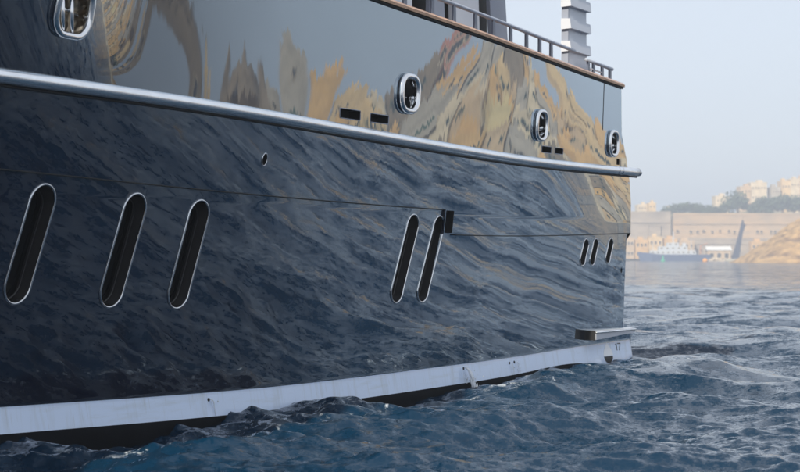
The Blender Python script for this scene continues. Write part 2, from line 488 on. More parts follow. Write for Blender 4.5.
# rub rail: half-round stainless moulding with collar bands and a rounded end
ts = np.linspace(-19.6, 28.28, 190)
rail_pts = P(ts, zrail(ts), .035)
mb = MB(); mb.tube(rail_pts, .064, 16); rail = mb.build('rub_rail', M['steel'], yacht, True)
mb = MB(); e = rail_pts[-1]; d = rail_pts[-1] - rail_pts[-2]; d /= np.linalg.norm(d)
mb.tube([e - d * .005, e + d * .04, e + d * .075, e + d * .09], [.068, .066, .05, .012], 16); mb.build('end_cap', M['steel'], rail, True)
for tb in (27.30, 27.48):
    tq = np.array([tb - .03, tb + .03]); q = P(tq, zrail(tq), .035)
    mb = MB(); mb.tube(q, .069, 16); mb.build('collar', M['chrome'], rail, True)
q0 = ts[ts > -19]
mb = MB(); mb.tube(P(q0, zrail(q0) - .078, .012), .015, 8); mb.build('rail_base', M['black'], rail, True)

# capping rail
ts = np.linspace(-19.5, 27.52, 180)
top = P(ts, zsheer(ts))
mb = MB(); pr = [(-.05, .0), (-.055, .035), (-.035, .062), (.10, .068), (.15, .05), (.16, 0)]
n = len(pr)
vs = np.concatenate([top + np.array([0, dy, dz]) for dy, dz in pr]).reshape(n, len(ts), 3).transpose(1, 0, 2).reshape(-1, 3)
fc = [(i * n + k, i * n + (k + 1) % n, (i + 1) * n + (k + 1) % n, (i + 1) * n + k) for i in range(len(ts) - 1) for k in range(n)]
fc += [tuple(range(n - 1, -1, -1)), tuple((len(ts) - 1) * n + k for k in range(n))]
mb.add(vs, fc); mb.build('cap_rail', M['teak'], yacht)
mb = MB(); mb.tube(top + np.array([0, -.012, -.012]), .018, 6); mb.build('cap_rail_trim', M['black'], yacht, True)

# handrail and stanchions
def handrail(t0, t1, stations, h, mid=None):
    ts = np.linspace(t0, t1, max(3, int((t1 - t0) / .4)))
    q = P(ts, zsheer(ts)) + np.array([0, .05, h])
    mb = MB(); mb.tube(q, .028, 10); o = mb.build('handrail', M['railgrey'], yacht, True)
    for t in stations:
        b = P(t, zsheer(t)) + np.array([0, .05, .06])
        mb = MB(); mb.box((b[0], b[1], b[2] + (h - .06) / 2 - .005), (.085, .028, h - .06), taper=(.85, 1)); mb.build('stanchion', M['postgrey'], o)
    if mid:
        ts = np.linspace(*mid, 4); q = P(ts, zsheer(ts)) + np.array([0, .05, h * .55])
        mb = MB(); mb.tube(q, .014, 8); mb.build('mid_bar', M['white'], o, True)
handrail(8.0, 25.5, [9 + .6 * k for k in range(19)] + [20.55, 21.18, 21.83, 22.41, 23.0, 23.57, 24.07, 24.52], .315)
handrail(26.0, 27.2, [26.10, 26.33, 26.73, 27.09], .255, (26.1, 26.73))

# port side, transom, deck
def port_shell():
    mb = MB()
    ts = np.concatenate([np.arange(-20, 27.9, .8), [27.9]])
    rows = []
    for f in (lambda t: t * 0 - 1.0, zst_bot, zst_top, zknuckle, zrail, zsheer):
        p = P(ts, f(ts)); p[:, 1] = 2 * HALF_BEAM - p[:, 1]; rows.append(p)
    n = len(ts)
    return rows, n
rows, n = port_shell()
mb = MB(); mb.add(np.vstack(rows), [(r * n + i, (r + 1) * n + i, (r + 1) * n + i + 1, r * n + i + 1) for r in range(5) for i in range(n - 1)])
mb.build('port_side', M['navy_side'], yacht, True)
edge = [(28.23, -1.0, -LEDGE), (28.23, .47, -LEDGE), (27.90, .50, -LEDGE), (27.90, 1.26, -LEDGE), (27.92, 1.99, -LEDGE), (28.02, 2.1, 0), (28.03, 2.6, 0), (27.98, 2.98, 0),
        (27.86, 3.2, 0), (27.72, 3.46, 0), (27.57, 3.70, 0), (27.49, 4.46, 0)]
s = np.array([P(t, z, e) for t, z, e in edge]); p = s.copy(); p[:, 1] = 2 * HALF_BEAM - p[:, 1]
n = len(edge); mb = MB(); mb.add(np.vstack([s, p]), [(i, i + 1, n + i + 1, n + i) for i in range(n - 1)])
mb.build('transom', M['navy_side'], yacht)
ts = np.concatenate([np.arange(-19, 27.4, .8), [27.45]])
a = P(ts, zsheer(ts) - .75); a[:, 1] += .06; b = a.copy(); b[:, 1] = 2 * HALF_BEAM - b[:, 1]
n = len(ts); mb = MB(); mb.add(np.vstack([a, b]), [(i, i + 1, n + i + 1, n + i) for i in range(n - 1)])
mb.build('deck', M['deck'], yacht)
# inner face of the bulwark
a = P(ts, zsheer(ts) - .76); a[:, 1] += .12; b = P(ts, zsheer(ts) + .005); b[:, 1] += .12
mb = MB(); mb.add(np.vstack([a, b]), [(i, i + 1, n + i + 1, n + i) for i in range(n - 1)])
mb.build('bulwark_lining', M['white'], yacht, True)

# stern fender ledge by the swim platform, with its black rubber end
y0 = float(P(26.9, .5, -LEDGE)[1]); yo = y0 - .145; ta, tb = 26.42, 28.20
o = MB()
o.add([(ta, y0 + .05, .42), (tb, y0 + .05, .47), (tb, yo, .475), (ta, yo, .42), (ta, y0 + .05, .575), (tb, y0 + .05, .56), (tb, yo, .545), (ta, yo, .56)],
      [(3, 2, 1, 0), (4, 5, 6, 7), (0, 1, 5, 4), (1, 2, 6, 5), (2, 3, 7, 6), (3, 0, 4, 7)])
ledge = o.build('stern_ledge', M['gelpale'], yacht)
mb = MB(); mb.box((ta - .022, (y0 + yo) / 2 + .02, .490), (.04, .17, .155)); mb.build('rubber_end', M['black'], ledge)
mb = MB(); mb.tube([(ta, yo - .002, .535), (tb + .02, yo - .002, .525)], .018, 8); mb.build('ledge_moulding', M['steel'], ledge, True)
mb = MB(); mb.box((27.99, HALF_BEAM, .615), (.40, 2 * (HALF_BEAM - y0) - .10, .09)); mb.build('swim_platform', M['gelpale'], yacht)

# painted marks on the boot stripe: a white drop over a black half disc and the draught figures
def decal(name, pts, extra, m, thick=.004):
    q = np.array(pts); a = P(q[:, 0], q[:, 1], extra); b = P(q[:, 0], q[:, 1], extra + thick); n = len(a)
    return link(name, mesh(name, np.vstack([a, b]), [tuple(range(n, 2 * n)), tuple(range(n - 1, -1, -1))] + [(i, (i + 1) % n, n + (i + 1) % n, n + i) for i in range(n)], m), yacht)
decal('white_drop_mark', [(27.22 - .19, .135), (27.22 - .15, .22), (27.22, .345), (27.22 + .15, .22), (27.22 + .19, .135)], -LEDGE, mat('mark_white', (.86, .87, .88), .2))
decal('black_half_disc_mark', [(27.22 + .17 * math.cos(R(180 + k * 15)), .125 + .11 * math.sin(R(180 + k * 15))) for k in range(13)], -LEDGE, M['black'])
def figure_bars(x, z, segs):
    for (x0, z0, x1, z1, w) in segs:
        dx, dz = x1 - x0, z1 - z0; L = math.hypot(dx, dz); nx, nz = -dz / L * w / 2, dx / L * w / 2
        yield [(x + x0 + nx, z + z0 + nz), (x + x0 - nx, z + z0 - nz), (x + x1 - nx, z + z1 - nz), (x + x1 + nx, z + z1 + nz)]
for pts in figure_bars(27.54, .2, [(.06, 0, .06, .11, .02), (.01, .088, .055, .11, .014)]): decal('draught_figure', pts, -LEDGE, M['black'])
for pts in figure_bars(27.66, .2, [(.03, 0, .10, .11, .018), (-.01, .11, .11, .11, .014)]): decal('draught_figure', pts, -LEDGE, M['black'])

# deckhouse seen over the capping rail
HY = 1.05        # its side stands this far inboard
dz0 = 3.95
def side_panel(name, poly, m, y=HY, thick=.06, parent=yacht):
    mb = MB(); mb.prism([(t, y, z) for t, z in poly], (0, 0, 0), (0, thick, 0)); return mb.build(name, m, parent)
house = MB(); house.box((13.0, HALF_BEAM, 5.6), (24.4, 2 * (HALF_BEAM - HY) - .5, 3.3)); dh = house.build('deckhouse', M['black'], yacht)
side_panel('side_panel', [(1.0, dz0), (22.30, dz0), (22.18, 4.9), (22.05, 7.4), (1.0, 7.4)], M['white'], parent=dh)
side_panel('side_panel', [(22.72, dz0), (23.36, dz0), (23.22, 4.95), (22.95, 7.4), (22.80, 7.4), (22.70, 5.2)], M['gelgrey'], parent=dh)
side_panel('side_panel', [(23.52, dz0), (24.44, dz0), (24.38, 5.2), (24.2, 7.4), (23.3, 7.4), (23.46, 5.0)], M['white'], parent=dh)
side_panel('side_panel', [(24.93, dz0), (25.42, dz0), (25.44, 4.95), (25.36, 5.5), (25.1, 7.4), (24.55, 7.4), (24.80, 5.2)], M['gelgrey'], parent=dh)
mb = MB(); mb.box((13.0, HALF_BEAM, 7.32), (25.2, 2 * (HALF_BEAM - HY) + .5, .16)); mb.build('house_roof', M['white'], dh)

# ventilation tower with stepped ledges on the aft deck
tw = MB(); ty = .22
tw.add([(25.86, ty, 4.4), (26.64, ty, 4.4), (26.62, ty + .11, 4.4), (25.86, ty + .11, 4.4), (25.90, ty, 8.2), (26.55, ty, 8.2), (26.55, ty + .10, 8.2), (25.90, ty + .10, 8.2)],
       [(3, 2, 1, 0), (4, 5, 6, 7), (0, 1, 5, 4), (1, 2, 6, 5), (2, 3, 7, 6), (3, 0, 4, 7)])
tower = tw.build('ventilation_tower', M['gelpale'], yacht)
mb = MB(); mb.add([(25.845, ty + .0, 4.45), (25.845, ty + .115, 4.45), (25.885, ty + .105, 8.2), (25.885, ty + .0, 8.2), (25.875, ty, 4.45), (25.875, ty + .115, 4.45), (25.91, ty + .105, 8.2), (25.91, ty, 8.2)], [(0, 1, 2, 3), (7, 6, 5, 4), (0, 4, 5, 1), (1, 5, 6, 2), (2, 6, 7, 3), (3, 7, 4, 0)]); mb.build('front_shade_panel', M['gelgrey'], tower)  # darker grey sheet: shade of the forward face put into its colour
mb = MB(); mb.box((26.25, ty + .10, 4.52), (1.10, .36, .34), taper=(.78, .8)); mb.build('tower_base', M['gelpale'], tower)
for k in range(9):
    z = 4.97 + k * .345
    mb = MB(); mb.prism([(25.80, ty - .07, z - .075), (25.80, ty - .05, z + .075), (25.80, ty + .10, z + .085), (25.80, ty + .10, z - .085)], (0, 0, 0), (.86, 0, 0))
    mb.build('louvre_ledge', M['gelpale'], tower)

# ------------------------------------------------------------------ water
def build_water():
    r = [0.6]
    while r[-1] < 3000:
        q = r[-1]
        if q < 10: dr = .10
        else: dr = max(.05, q * q * 1.5e-4)
        r.append(q + dr)
    r = np.array(r); dr = np.gradient(r)
    az = np.concatenate([np.arange(-14.5, 14.5, .13), np.arange(14.5, 100, .29), np.arange(100, 345.5, 1.8)])
    az = np.radians(az)
    nr, na = len(r), len(az)
    RR, AA = np.meshgrid(r, az, indexing='ij'); DR = np.repeat(dr[:, None], na, 1)
    X = (RR * np.sin(AA)).ravel(); Y = (RR * np.cos(AA)).ravel(); DR = np.maximum(DR.ravel(), RR.ravel() * .0023)
    rng = np.random.default_rng(11)
    UN = np.zeros_like(X); Z = np.zeros_like(X); DX = np.zeros_like(X); DY = np.zeros_like(X)
    # distance outboard of the hull, for the chop thrown back by its side
    c, s = math.cos(TH), math.sin(TH)
    ob = D0 + X * c - Y * s; al = X * s + Y * c
    near = np.exp(-np.clip(ob - .5, 0, 50) / 3.0) * (al < 31) * (al > -15)
    wind = math.radians(200)
    nw = 150
    lam = np.exp(rng.uniform(math.log(.17), math.log(9.0), nw))
    for L in lam:
        k = 2 * math.pi / L
        d = wind + rng.normal(0, .75)
        ak = .052 if L < .45 else (.033 if L < 1.0 else (.024 if L < 2.2 else .030 * min(1, (4.5 / L) ** 1.5)))
        amp = ak * L / (2 * math.pi) * rng.uniform(.5, 1.3)
        w = np.clip((L / DR - 2.2) / 2.5, 0, 1)
        if L < 1.6: w = w * (1 + .5 * near)
        UN += (k * amp) ** 2 / 2 * (1 - np.clip(w, 0, 1)) ** 2
        idx = w > 0
        if not idx.any(): continue
        ph = k * (X[idx] * math.sin(d) + Y[idx] * math.cos(d)) + rng.uniform(0, 6.283)
        aw = amp * w[idx]
        Z[idx] += aw * np.cos(ph)
        q = (.55 if L < 1.2 else .85) * aw * np.sin(ph)
        DX[idx] -= q * math.sin(d); DY[idx] -= q * math.cos(d)
    # the swell heaping up against the side
    for t0, o0, h, wt, wo in ((18.0, .25, .09, .75, .5), (13.4, 1.4, .08, 1.1, .5), (22.2, .8, .10, .7, .4), (25.6, 2.0, .10, 1.2, .6)):
        Z += h * np.exp(-((al - t0) / wt) ** 2 - ((ob - o0) / wo) ** 2)
    Z += .15 * np.exp(-((ob - .3) / 1.6) ** 2) * np.clip((al - 19) / 4, 0, 1) * np.clip((31 - al) / 2, 0, 1)
    FO = .9 * np.exp(-((ob - .35) / .45) ** 2) * (al < 28.6) * (al > -12) + .55 * near * np.clip(Z / .10, 0, 1) + .25 * np.clip((Z - .08) / .08, 0, 1)
    for t0, o0, r0 in ((22.45, .35, .3), (27.8, .6, .8), (29.2, .5, 1.2)): FO += .8 * np.exp(-((al - t0) ** 2 + (ob - o0) ** 2) / r0 ** 2)
    Z += WATER_Z
    V = np.stack([X + DX, Y + DY, Z], 1)
    i = np.arange(nr - 1)[:, None] * na; j = np.arange(na)[None, :]; j2 = (j + 1) % na
    F = np.stack([(i + j), (i + na + j), (i + na + j2), (i + j2)], -1).reshape(-1, 4)
    me = bpy.data.meshes.new('sea')
    me.vertices.add(len(V) + 1)
    V = np.vstack([V, [[0, 0, WATER_Z]]])
    me.vertices.foreach_set('co', V.ravel())
    nf = len(F); tri = np.stack([np.full(na, len(V) - 1), np.arange(na), (np.arange(na) + 1) % na], 1)
    loops = np.concatenate([F.ravel(), tri.ravel()])
    starts = np.concatenate([np.arange(nf) * 4, nf * 4 + np.arange(na) * 3])
    me.loops.add(len(loops)); me.loops.foreach_set('vertex_index', loops.astype(np.int32))
    me.polygons.add(nf + na); me.polygons.foreach_set('loop_start', starts.astype(np.int32))
    me.polygons.foreach_set('use_smooth', np.ones(nf + na, bool))
    me.update(calc_edges=True); me.validate()
    at = me.attributes.new('unresolved', 'FLOAT', 'POINT'); at.data.foreach_set('value', np.append(np.sqrt(UN), 0).astype(np.float32))
    at = me.attributes.new('foam', 'FLOAT', 'POINT'); at.data.foreach_set('value', np.append(np.clip(FO, 0, 1), 0).astype(np.float32))
    me.flip_normals() if me.polygons[10].normal.z < 0 else None
    return me

def water_mat():
    m, nt, b = new_mat('sea_water')
    L = nt.links.new
    b.inputs['Base Color'].default_value = (.002, .020, .047, 1)
    b.inputs['Roughness'].default_value = .06
    b.inputs['IOR'].default_value = 1.333
    tc = nd(nt, 'ShaderNodeTexCoord'); ge = nd(nt, 'ShaderNodeNewGeometry')
    at = nd(nt, 'ShaderNodeAttribute'); at.attribute_name = 'unresolved'
    # gusts: broad patches of rougher and smoother water
    mp = nd(nt, 'ShaderNodeMapping'); mp.inputs['Scale'].default_value = (.03, .012, 1)
    L(tc.outputs['Object'], mp.inputs[0])
    gn = nd(nt, 'ShaderNodeTexNoise', Scale=1.0, Detail=5.0, Roughness=.65); L(mp.outputs[0], gn.inputs['Vector'])
    gr = nd(nt, 'ShaderNodeMapRange'); gr.inputs['From Min'].default_value = .35; gr.inputs['From Max'].default_value = .65; gr.inputs['To Min'].default_value = .55; gr.inputs['To Max'].default_value = 1.35
    L(gn.outputs[0], gr.inputs['Value'])
    total = ge.outputs['Normal']
    for sc, amp, far in ((30.0, .9, 0), (13.0, 1.15, 0), (5.0, 1.1, 0), (2.0, .8, 0), (.9, 7.0, 1), (.16, 3.0, 1)):
        nz = nd(nt, 'ShaderNodeTexNoise', Scale=sc, Detail=3.0, Roughness=.55, Distortion=.3)
        L(tc.outputs['Object'], nz.inputs['Vector'])
        sb = nd(nt, 'ShaderNodeVectorMath', operation='SUBTRACT'); sb.inputs[1].default_value = (.5, .5, .5); L(nz.outputs['Color'], sb.inputs[0])
        ml = nd(nt, 'ShaderNodeVectorMath', operation='MULTIPLY'); ml.inputs[1].default_value = (amp, amp, 0); L(sb.outputs[0], ml.inputs[0])
        s1 = nd(nt, 'ShaderNodeVectorMath', operation='SCALE'); L(ml.outputs[0], s1.inputs[0]); L(gr.outputs[0], s1.inputs['Scale'])
        out = s1.outputs[0]
        if far:
            s2 = nd(nt, 'ShaderNodeVectorMath', operation='SCALE'); L(out, s2.inputs[0]); L(at.outputs['Fac'], s2.inputs['Scale']); out = s2.outputs[0]
        ad = nd(nt, 'ShaderNodeVectorMath', operation='ADD'); L(total, ad.inputs[0]); L(out, ad.inputs[1]); total = ad.outputs[0]
    nm = nd(nt, 'ShaderNodeVectorMath', operation='NORMALIZE'); L(total, nm.inputs[0]); L(nm.outputs[0], b.inputs['Normal'])
    # flecks of broken foam on crests and along the side
    fa = nd(nt, 'ShaderNodeAttribute'); fa.attribute_name = 'foam'
    f1 = nd(nt, 'ShaderNodeTexNoise', Scale=5.0, Detail=8.0, Roughness=.72, Distortion=.8); L(tc.outputs['Object'], f1.inputs['Vector'])
    th = nd(nt, 'ShaderNodeMath', operation='MULTIPLY_ADD'); th.inputs[1].default_value = .22; L(fa.outputs['Fac'], th.inputs[0]); L(f1.outputs[0], th.inputs[2])
    fr = nd(nt, 'ShaderNodeMapRange'); fr.inputs['From Min'].default_value = .77; fr.inputs['From Max'].default_value = .87; fr.inputs['To Max'].default_value = .75; L(th.outputs[0], fr.inputs['Value'])
    mx = nd(nt, 'ShaderNodeMix', data_type='RGBA'); mx.inputs[6].default_value = (.002, .020, .047, 1); mx.inputs[7].default_value = (.62, .68, .74, 1); L(fr.outputs[0], mx.inputs['Factor']); L(mx.outputs[2], b.inputs['Base Color'])
    ru = nd(nt, 'ShaderNodeMath', operation='MULTIPLY_ADD'); ru.inputs[1].default_value = .05; ru.inputs[2].default_value = .05; L(at.outputs['Fac'], ru.inputs[0])   # ripples finer than the mesh
    rg = nd(nt, 'ShaderNodeMath', operation='MULTIPLY_ADD', use_clamp=True); rg.inputs[1].default_value = .4; L(fr.outputs[0], rg.inputs[0]); L(ru.outputs[0], rg.inputs[2]); L(rg.outputs[0], b.inputs['Roughness'])
    return m
me = build_water(); me.materials.append(water_mat())
tag(link('sea', me), kind='structure')

# cooling water spurting from outlets in the boot stripe
def foam_mat():
    m, nt, b = new_mat('white_water')
    b.inputs['Base Color'].default_value = (.85, .88, .92, 1); b.inputs['Roughness'].default_value = .4; b.inputs['IOR'].default_value = 1.333
    b.inputs['Transmission Weight'].default_value = .05
    return m
FOAM = foam_mat()
WX = Matrix.Translation(YACHT_LOC) @ Matrix.Rotation(YACHT_RZ, 4, 'Z')
def jet(t, z, out, drop, r, label, spread=1.6):
    mb = MB(); p0 = P(t, z, -LEDGE + .02); rj = random.Random(int(t * 100)); o = empty('water_jet', WX @ Vector(p0))
    o.rotation_euler = (0, 0, YACHT_RZ)
    for k in range(9 if out > .1 else 3):
        pts = []; rr = []
        a = rj.uniform(-.03, .03); v = rj.uniform(.7, 1.1); u0 = rj.choice([0, 0, .2, .4, .55]); u1 = rj.choice([1.0, 1.0, .8, .6]) if u0 < .4 else 1.03
        for q in range(10):
            u = u0 + (u1 - u0) * q / 9
            pts.append((a * u * 2 + rj.uniform(-.004, .004) + u * .07, -out * v * u + rj.uniform(-.005, .005), .03 * math.sin(u * 3) - drop * u * u + rj.uniform(-.004, .004)))
            rr.append(max(.0015, r * math.sin(math.pi * (.08 + .84 * q / 9)) * rj.uniform(.25, .75)))
        bm = MB(); bm.tube(pts, rr, 6); bm.build('water_strand', FOAM, o, True)
    for k in range(70 if out > .1 else 4):
        u = rj.uniform(.5, 1.05); c = Vector((u * .10 + rj.gauss(0, .05), -out * u + rj.gauss(0, .05), -drop * u * u + rj.gauss(.02, .05))); q = rj.uniform(.004, .011)
        bm = MB(); bm.lathe((0, 0, -q), [(q * .3, 0), (q, q), (q * .3, 2 * q)], 6); bm.build('droplet', FOAM, o, True, c)
    tag(o, label, 'water jet', 'jets of cooling water')
    mb = MB(); mb.tube([P(t, z, -LEDGE - .01), P(t, z, -LEDGE + .006)], .02, 12); mb.build('discharge_outlet', M['black'], yacht, True)
jet(22.29, .19, .16, .38, .026, 'long white jet of water spurting from the boot stripe amidships')
jet(23.737, .19, .03, .15, .006, 'left of two thin dribbles of water on the stripe near the stern', .6)
jet(23.90, .195, .03, .15, .006, 'right of two thin dribbles of water on the stripe near the stern', .6)
jet(16.40, .165, .03, .18, .008, 'short dribble of water running down the wide part of the stripe', .6)

# ------------------------------------------------------------------ shores and the city
rnd = random.Random(5)
M['stone_a'] = mat('honey_limestone', (.62, .44, .23), .9, var=.18, scale=.35, bump=.05)
M['stone_b'] = mat('pale_limestone', (.60, .49, .34), .9, var=.16, scale=.3, bump=.05)
M['stone_c'] = mat('ochre_render', (.60, .37, .15), .9, var=.18, scale=.3, bump=.05)
M['stone_d'] = mat('grey_limestone', (.38, .33, .27), .9, var=.2, scale=.3, bump=.05)
M['stone_e'] = mat('sand_render', (.52, .37, .22), .9, var=.15, scale=.3, bump=.05)
M['wall_far'] = mat('fortress_stone', (.50, .34, .19), .95, scale=.12, bump=.3, col2=(.34, .26, .18), stretch=(.5, .5, 2.2))
M['wall_grey'] = mat('weathered_fortress_stone', (.40, .33, .25), .95, scale=.14, bump=.3, col2=(.25, .21, .17), stretch=(.6, .6, 1.6))
M['rock'] = mat('sandstone_rock', (.52, .34, .15), .95, scale=.22, bump=1.2, col2=(.17, .105, .06), stretch=(.7, .7, 2.4))
M['window'] = mat('dark_window', (.03, .03, .035), .2)
M['shutter'] = mat('painted_shutter', (.05, .10, .07), .6)
M['earth'] = mat('dry_scrub_ground', (.26, .22, .13), .95, scale=.05, col2=(.14, .15, .08))
M['quay'] = mat('quay_stone', (.42, .34, .24), .9, var=.2, scale=.3)
M['leaf'] = mat('pine_foliage', (.060, .085, .040), .8, var=.4, scale=.4)
M['leaf2'] = mat('olive_foliage', (.085, .10, .05), .8, var=.4, scale=.4)
M['bark'] = mat('tree_bark', (.10, .07, .05), .9, var=.3, scale=2.0)
M['dome'] = mat('weathered_dome_stone', (.24, .18, .125), .9, var=.2, scale=.4)
WALLS = ['stone_a', 'stone_b', 'stone_c', 'stone_d', 'stone_e', 'stone_a', 'stone_c', 'stone_d', 'dome']

win_mb = MB(); win_mb.box((0, .03, 0), (1.25, .24, 1.25), 1); win_mb.box((0, -.10, 0), (1.0, .04, 1.0), 0); win_mb.box((0, -.12, -.62), (1.45, .35, .12), 1)
WIN = win_mb.data('window', [M['window'], M['stone_b']])
shut_mb = MB(); shut_mb.box((0, .0, 0), (1.0, .2, 1.0), 0); shut_mb.box((-.7, -.02, 0), (.42, .12, 1.0), 1); shut_mb.box((.7, -.02, 0), (.42, .12, 1.0), 1)
WIN2 = shut_mb.data('window', [M['window'], M['shutter']])

def house(loc, rz, w, d, h, m, cols, rows, label, cat='house', name='limestone_house', group=None, roofbox=True, win=None, ww=1.2, wh=1.7, sparse=False):
    """flat-roofed block: walls, parapet roof, rows of windows on the front (local -y)"""
    o = empty(name, loc, rz)
    mb = MB(); mb.box((0, 0, h / 2), (w, d, h)); mb.build('wall', m, o)
    mb = MB()
    for c, sz in (((0, -d / 2 + .15, h + .45), (w + .3, .5, .9)), ((0, d / 2 - .15, h + .45), (w + .3, .5, .9)), ((-w / 2 + .15, 0, h + .45), (.5, d - .8, .898)), ((w / 2 - .15, 0, h + .45), (.5, d - .8, .898))): mb.box(c, sz)
    mb.build('parapet', m, o)
    if roofbox:
        bw = w * rnd.uniform(.25, .45); mb = MB(); mb.box((rnd.uniform(-.2, .2) * w, 0, h + 1.3), (bw, d * .4, 2.6)); mb.build('roof_room', m, o)
    for r in range(rows):
        for c in range(cols):
            if sparse and rnd.random() < .35: continue
            x = (c + .5) / cols * w * .9 - w * .45; z = (r + .55) / rows * h
            q = link('window', win or WIN, o, (x, -d / 2 - .06, z)); q.scale = (ww, 1, wh)
    if cols >= 3 and rows >= 3 and rnd.random() < .6:
        mb = MB(); mb.box((0, -d / 2 - .5, h * .52), (w * .3, 1.0, .15)); mb.box((0, -d / 2 - .95, h * .52 + .6), (w * .3, .1, 1.1)); mb.build('balcony', M['shutter'], o)
    tag(o, label, cat, group)
    return o

def tree(loc, h, rx, m, label, group, n=620, name='broadleaf_tree', lobes=9):
    o = empty(name, loc)
    mb = MB(); mb.tube([(0, 0, -.5), (.1, 0, h * .3), (-.1, .1, h * .6)], [h * .035, h * .026, h * .012], 7)
    for k in range(3):
        a = rnd.uniform(0, 6.28); mb.tube([(0, 0, h * .35), (math.cos(a) * rx * .5, math.sin(a) * rx * .5, h * .62)], [h * .014, h * .005], 5)
    mb.build('trunk', M['bark'], o)
    cl = []
    for k in range(lobes):
        a = rnd.uniform(0, 6.28); q = rx * .62 * math.sqrt(rnd.random()); cl.append((q * math.cos(a), q * math.sin(a), h * rnd.uniform(.42, .82), rx * rnd.uniform(.32, .52)))
    mb = MB()
    for k in range(n):
        cx, cy, cz, cr = cl[k % lobes]
        v = Vector((rnd.gauss(0, 1), rnd.gauss(0, 1), rnd.gauss(0, 1))).normalized() * cr * rnd.random() ** .35
        p = Vector((cx, cy, cz)) + Vector((v.x, v.y, v.z * .85))
        u = Vector((rnd.gauss(0, 1), rnd.gauss(0, 1), rnd.gauss(0, 1))).normalized(); w = u.orthogonal().normalized()
        sz = rx * rnd.uniform(.06, .13)
        mb.add([p - u * sz, p + w * sz * .8, p + u * sz, p - w * sz * .8], [(0, 1, 2, 3)])
    mb.build('crown', m, o)
    tag(o, label, 'tree', group)
    return o

# --- far shore, about 1.1 km off
YF = 1100.0
def fx(px, y=YF): return (px - 400) / 1800 * y
def fz(py, y=YF): return CAM_H + (258 - py) / 1800 * y
def terrain(name, rows, m):
    n = len(rows[0]); v = [p for r in rows for p in r]
    return tag(link(name, mesh(name, v, [(r * n + i, r * n + i + 1, (r + 1) * n + i + 1, (r + 1) * n + i) for r in range(len(rows) - 1) for i in range(n - 1)], m, True)), kind='structure')
xs = np.linspace(-900, 420, 67)
rw = random.Random(3)
prof = [(1096, -3), (1096.5, 1.2), (1112, 1.4), (1113, 27.5), (1150, 29), (1190, 32), (1300, 34), (1600, 30)]
terrain('far_shore', [[(x, y + (rw.uniform(-6, 6) if y > 1160 else 0), z + (rw.uniform(-.6, .6) if z > 28 else 0)) for x in xs] for y, z in prof], M['earth'])

def fort_wall(loc, L, h, m, label, n_open, name='fortress_wall', buttress=0, batter=2.5):
    o = empty(name, loc)
    mb = MB(); mb.prism([(-L / 2, -batter, 0), (-L / 2, 0, h * .8), (-L / 2, 0, h), (-L / 2, 5, h), (-L / 2, 5, 0)], (0, 0, 0), (L, 0, 0)); mb.build('curtain', m, o)
    mb = MB(); mb.box((0, -.2, h * .80), (L + .4, .8, .8)); mb.build('string_course', m, o)
    mb = MB(); mb.box((0, .6, h + .6), (L, 1.6, 1.3)); mb.build('parapet', m, o)
    for k in range(n_open):
        q = link('embrasure', WIN, o, ((k + .5 + rnd.uniform(-.3, .3)) / n_open * L - L / 2, -batter * .3 - .4, h * rnd.choice([.45, .62, .64])))
        q.scale = (rnd.uniform(.9, 1.8), 2, rnd.uniform(.9, 1.6))
    for k in range(buttress):
        x = (k + .5) / buttress * L - L / 2
        mb = MB(); mb.box((x, -1.8, h * .38), (L / buttress * .35, 3.4, h * .76), taper=(1, .5)); mb.build('buttress', m, o)
    tag(o, label, 'wall')
    return o
fort_wall((fx(590), 1108, 1.3), fx(674) - fx(590) + 50, fz(213) - 1.3, M['wall_grey'], 'weathered grey fortress wall with buttresses just right of the yacht stern', 9, buttress=5)
fort_wall((fx(760), 1104, 1.3), fx(846) - fx(675), fz(215) - 1.3, M['wall_far'], 'long honey coloured fortress wall below the trees on the far shore', 24)
fort_wall((fx(760), 1099, 1.25), fx(860) - fx(690), fz(240) - 1.3, M['wall_grey'], 'low lower terrace wall at the foot of the honey fortress wall', 12, name='terrace_wall', batter=1.0)

# waterside buildings under the walls
lowh = [(628, 11, 239, 'stone_e', 'narrow sand coloured quay house closest to the yacht stern'), (641, 13, 241, 'stone_c', 'ochre quay warehouse behind the bow of the blue ship'),
        (655, 14, 238, 'stone_a', 'honey stone quay warehouse behind the white ship superstructure'), (670, 13, 240, 'stone_c', 'ochre quay house behind the ship mast'),
        (686, 15, 242, 'stone_e', 'sand coloured quay house behind the stern of the blue ship'), (757, 14, 243, 'stone_c', 'small ochre quay house right of the dark leaning sail'),
        (780, 20, 246, 'stone_b', 'low pale quay shed half hidden by the rocky headland')]
for px, wpx, py, m, lb in lowh:
    house((fx(px, 1094), 1094, 1.2), 0, wpx * .6, 7, fz(py, 1094) - 1.2, M[m], 3, 2, lb, group='quay houses under the far walls')
sh = empty('boat_shed', (fx(718, 1090), 1090, 1.2))
mb = MB(); mb.box((0, 0, 2.6), (14, 8, 5.2)); mb.build('wall', M['stone_e'], sh)
mb = MB(); mb.prism([(-7.6, -4.6, 5.2), (-7.6, 0, 7.6), (-7.6, 4.6, 5.2)], (0, 0, 0), (15.2, 0, 0)); mb.build('roof', mat('pale_roof_sheet', (.72, .72, .70), .5, var=.1), sh)
for k in range(3): q = link('door', WIN, sh, (-4.4 + k * 4.4, -4.06, 1.9)); q.scale = (2.2, 1, 3.0)
tag(sh, 'small boat shed with a pale pitched roof left of the dark sail', 'shed')

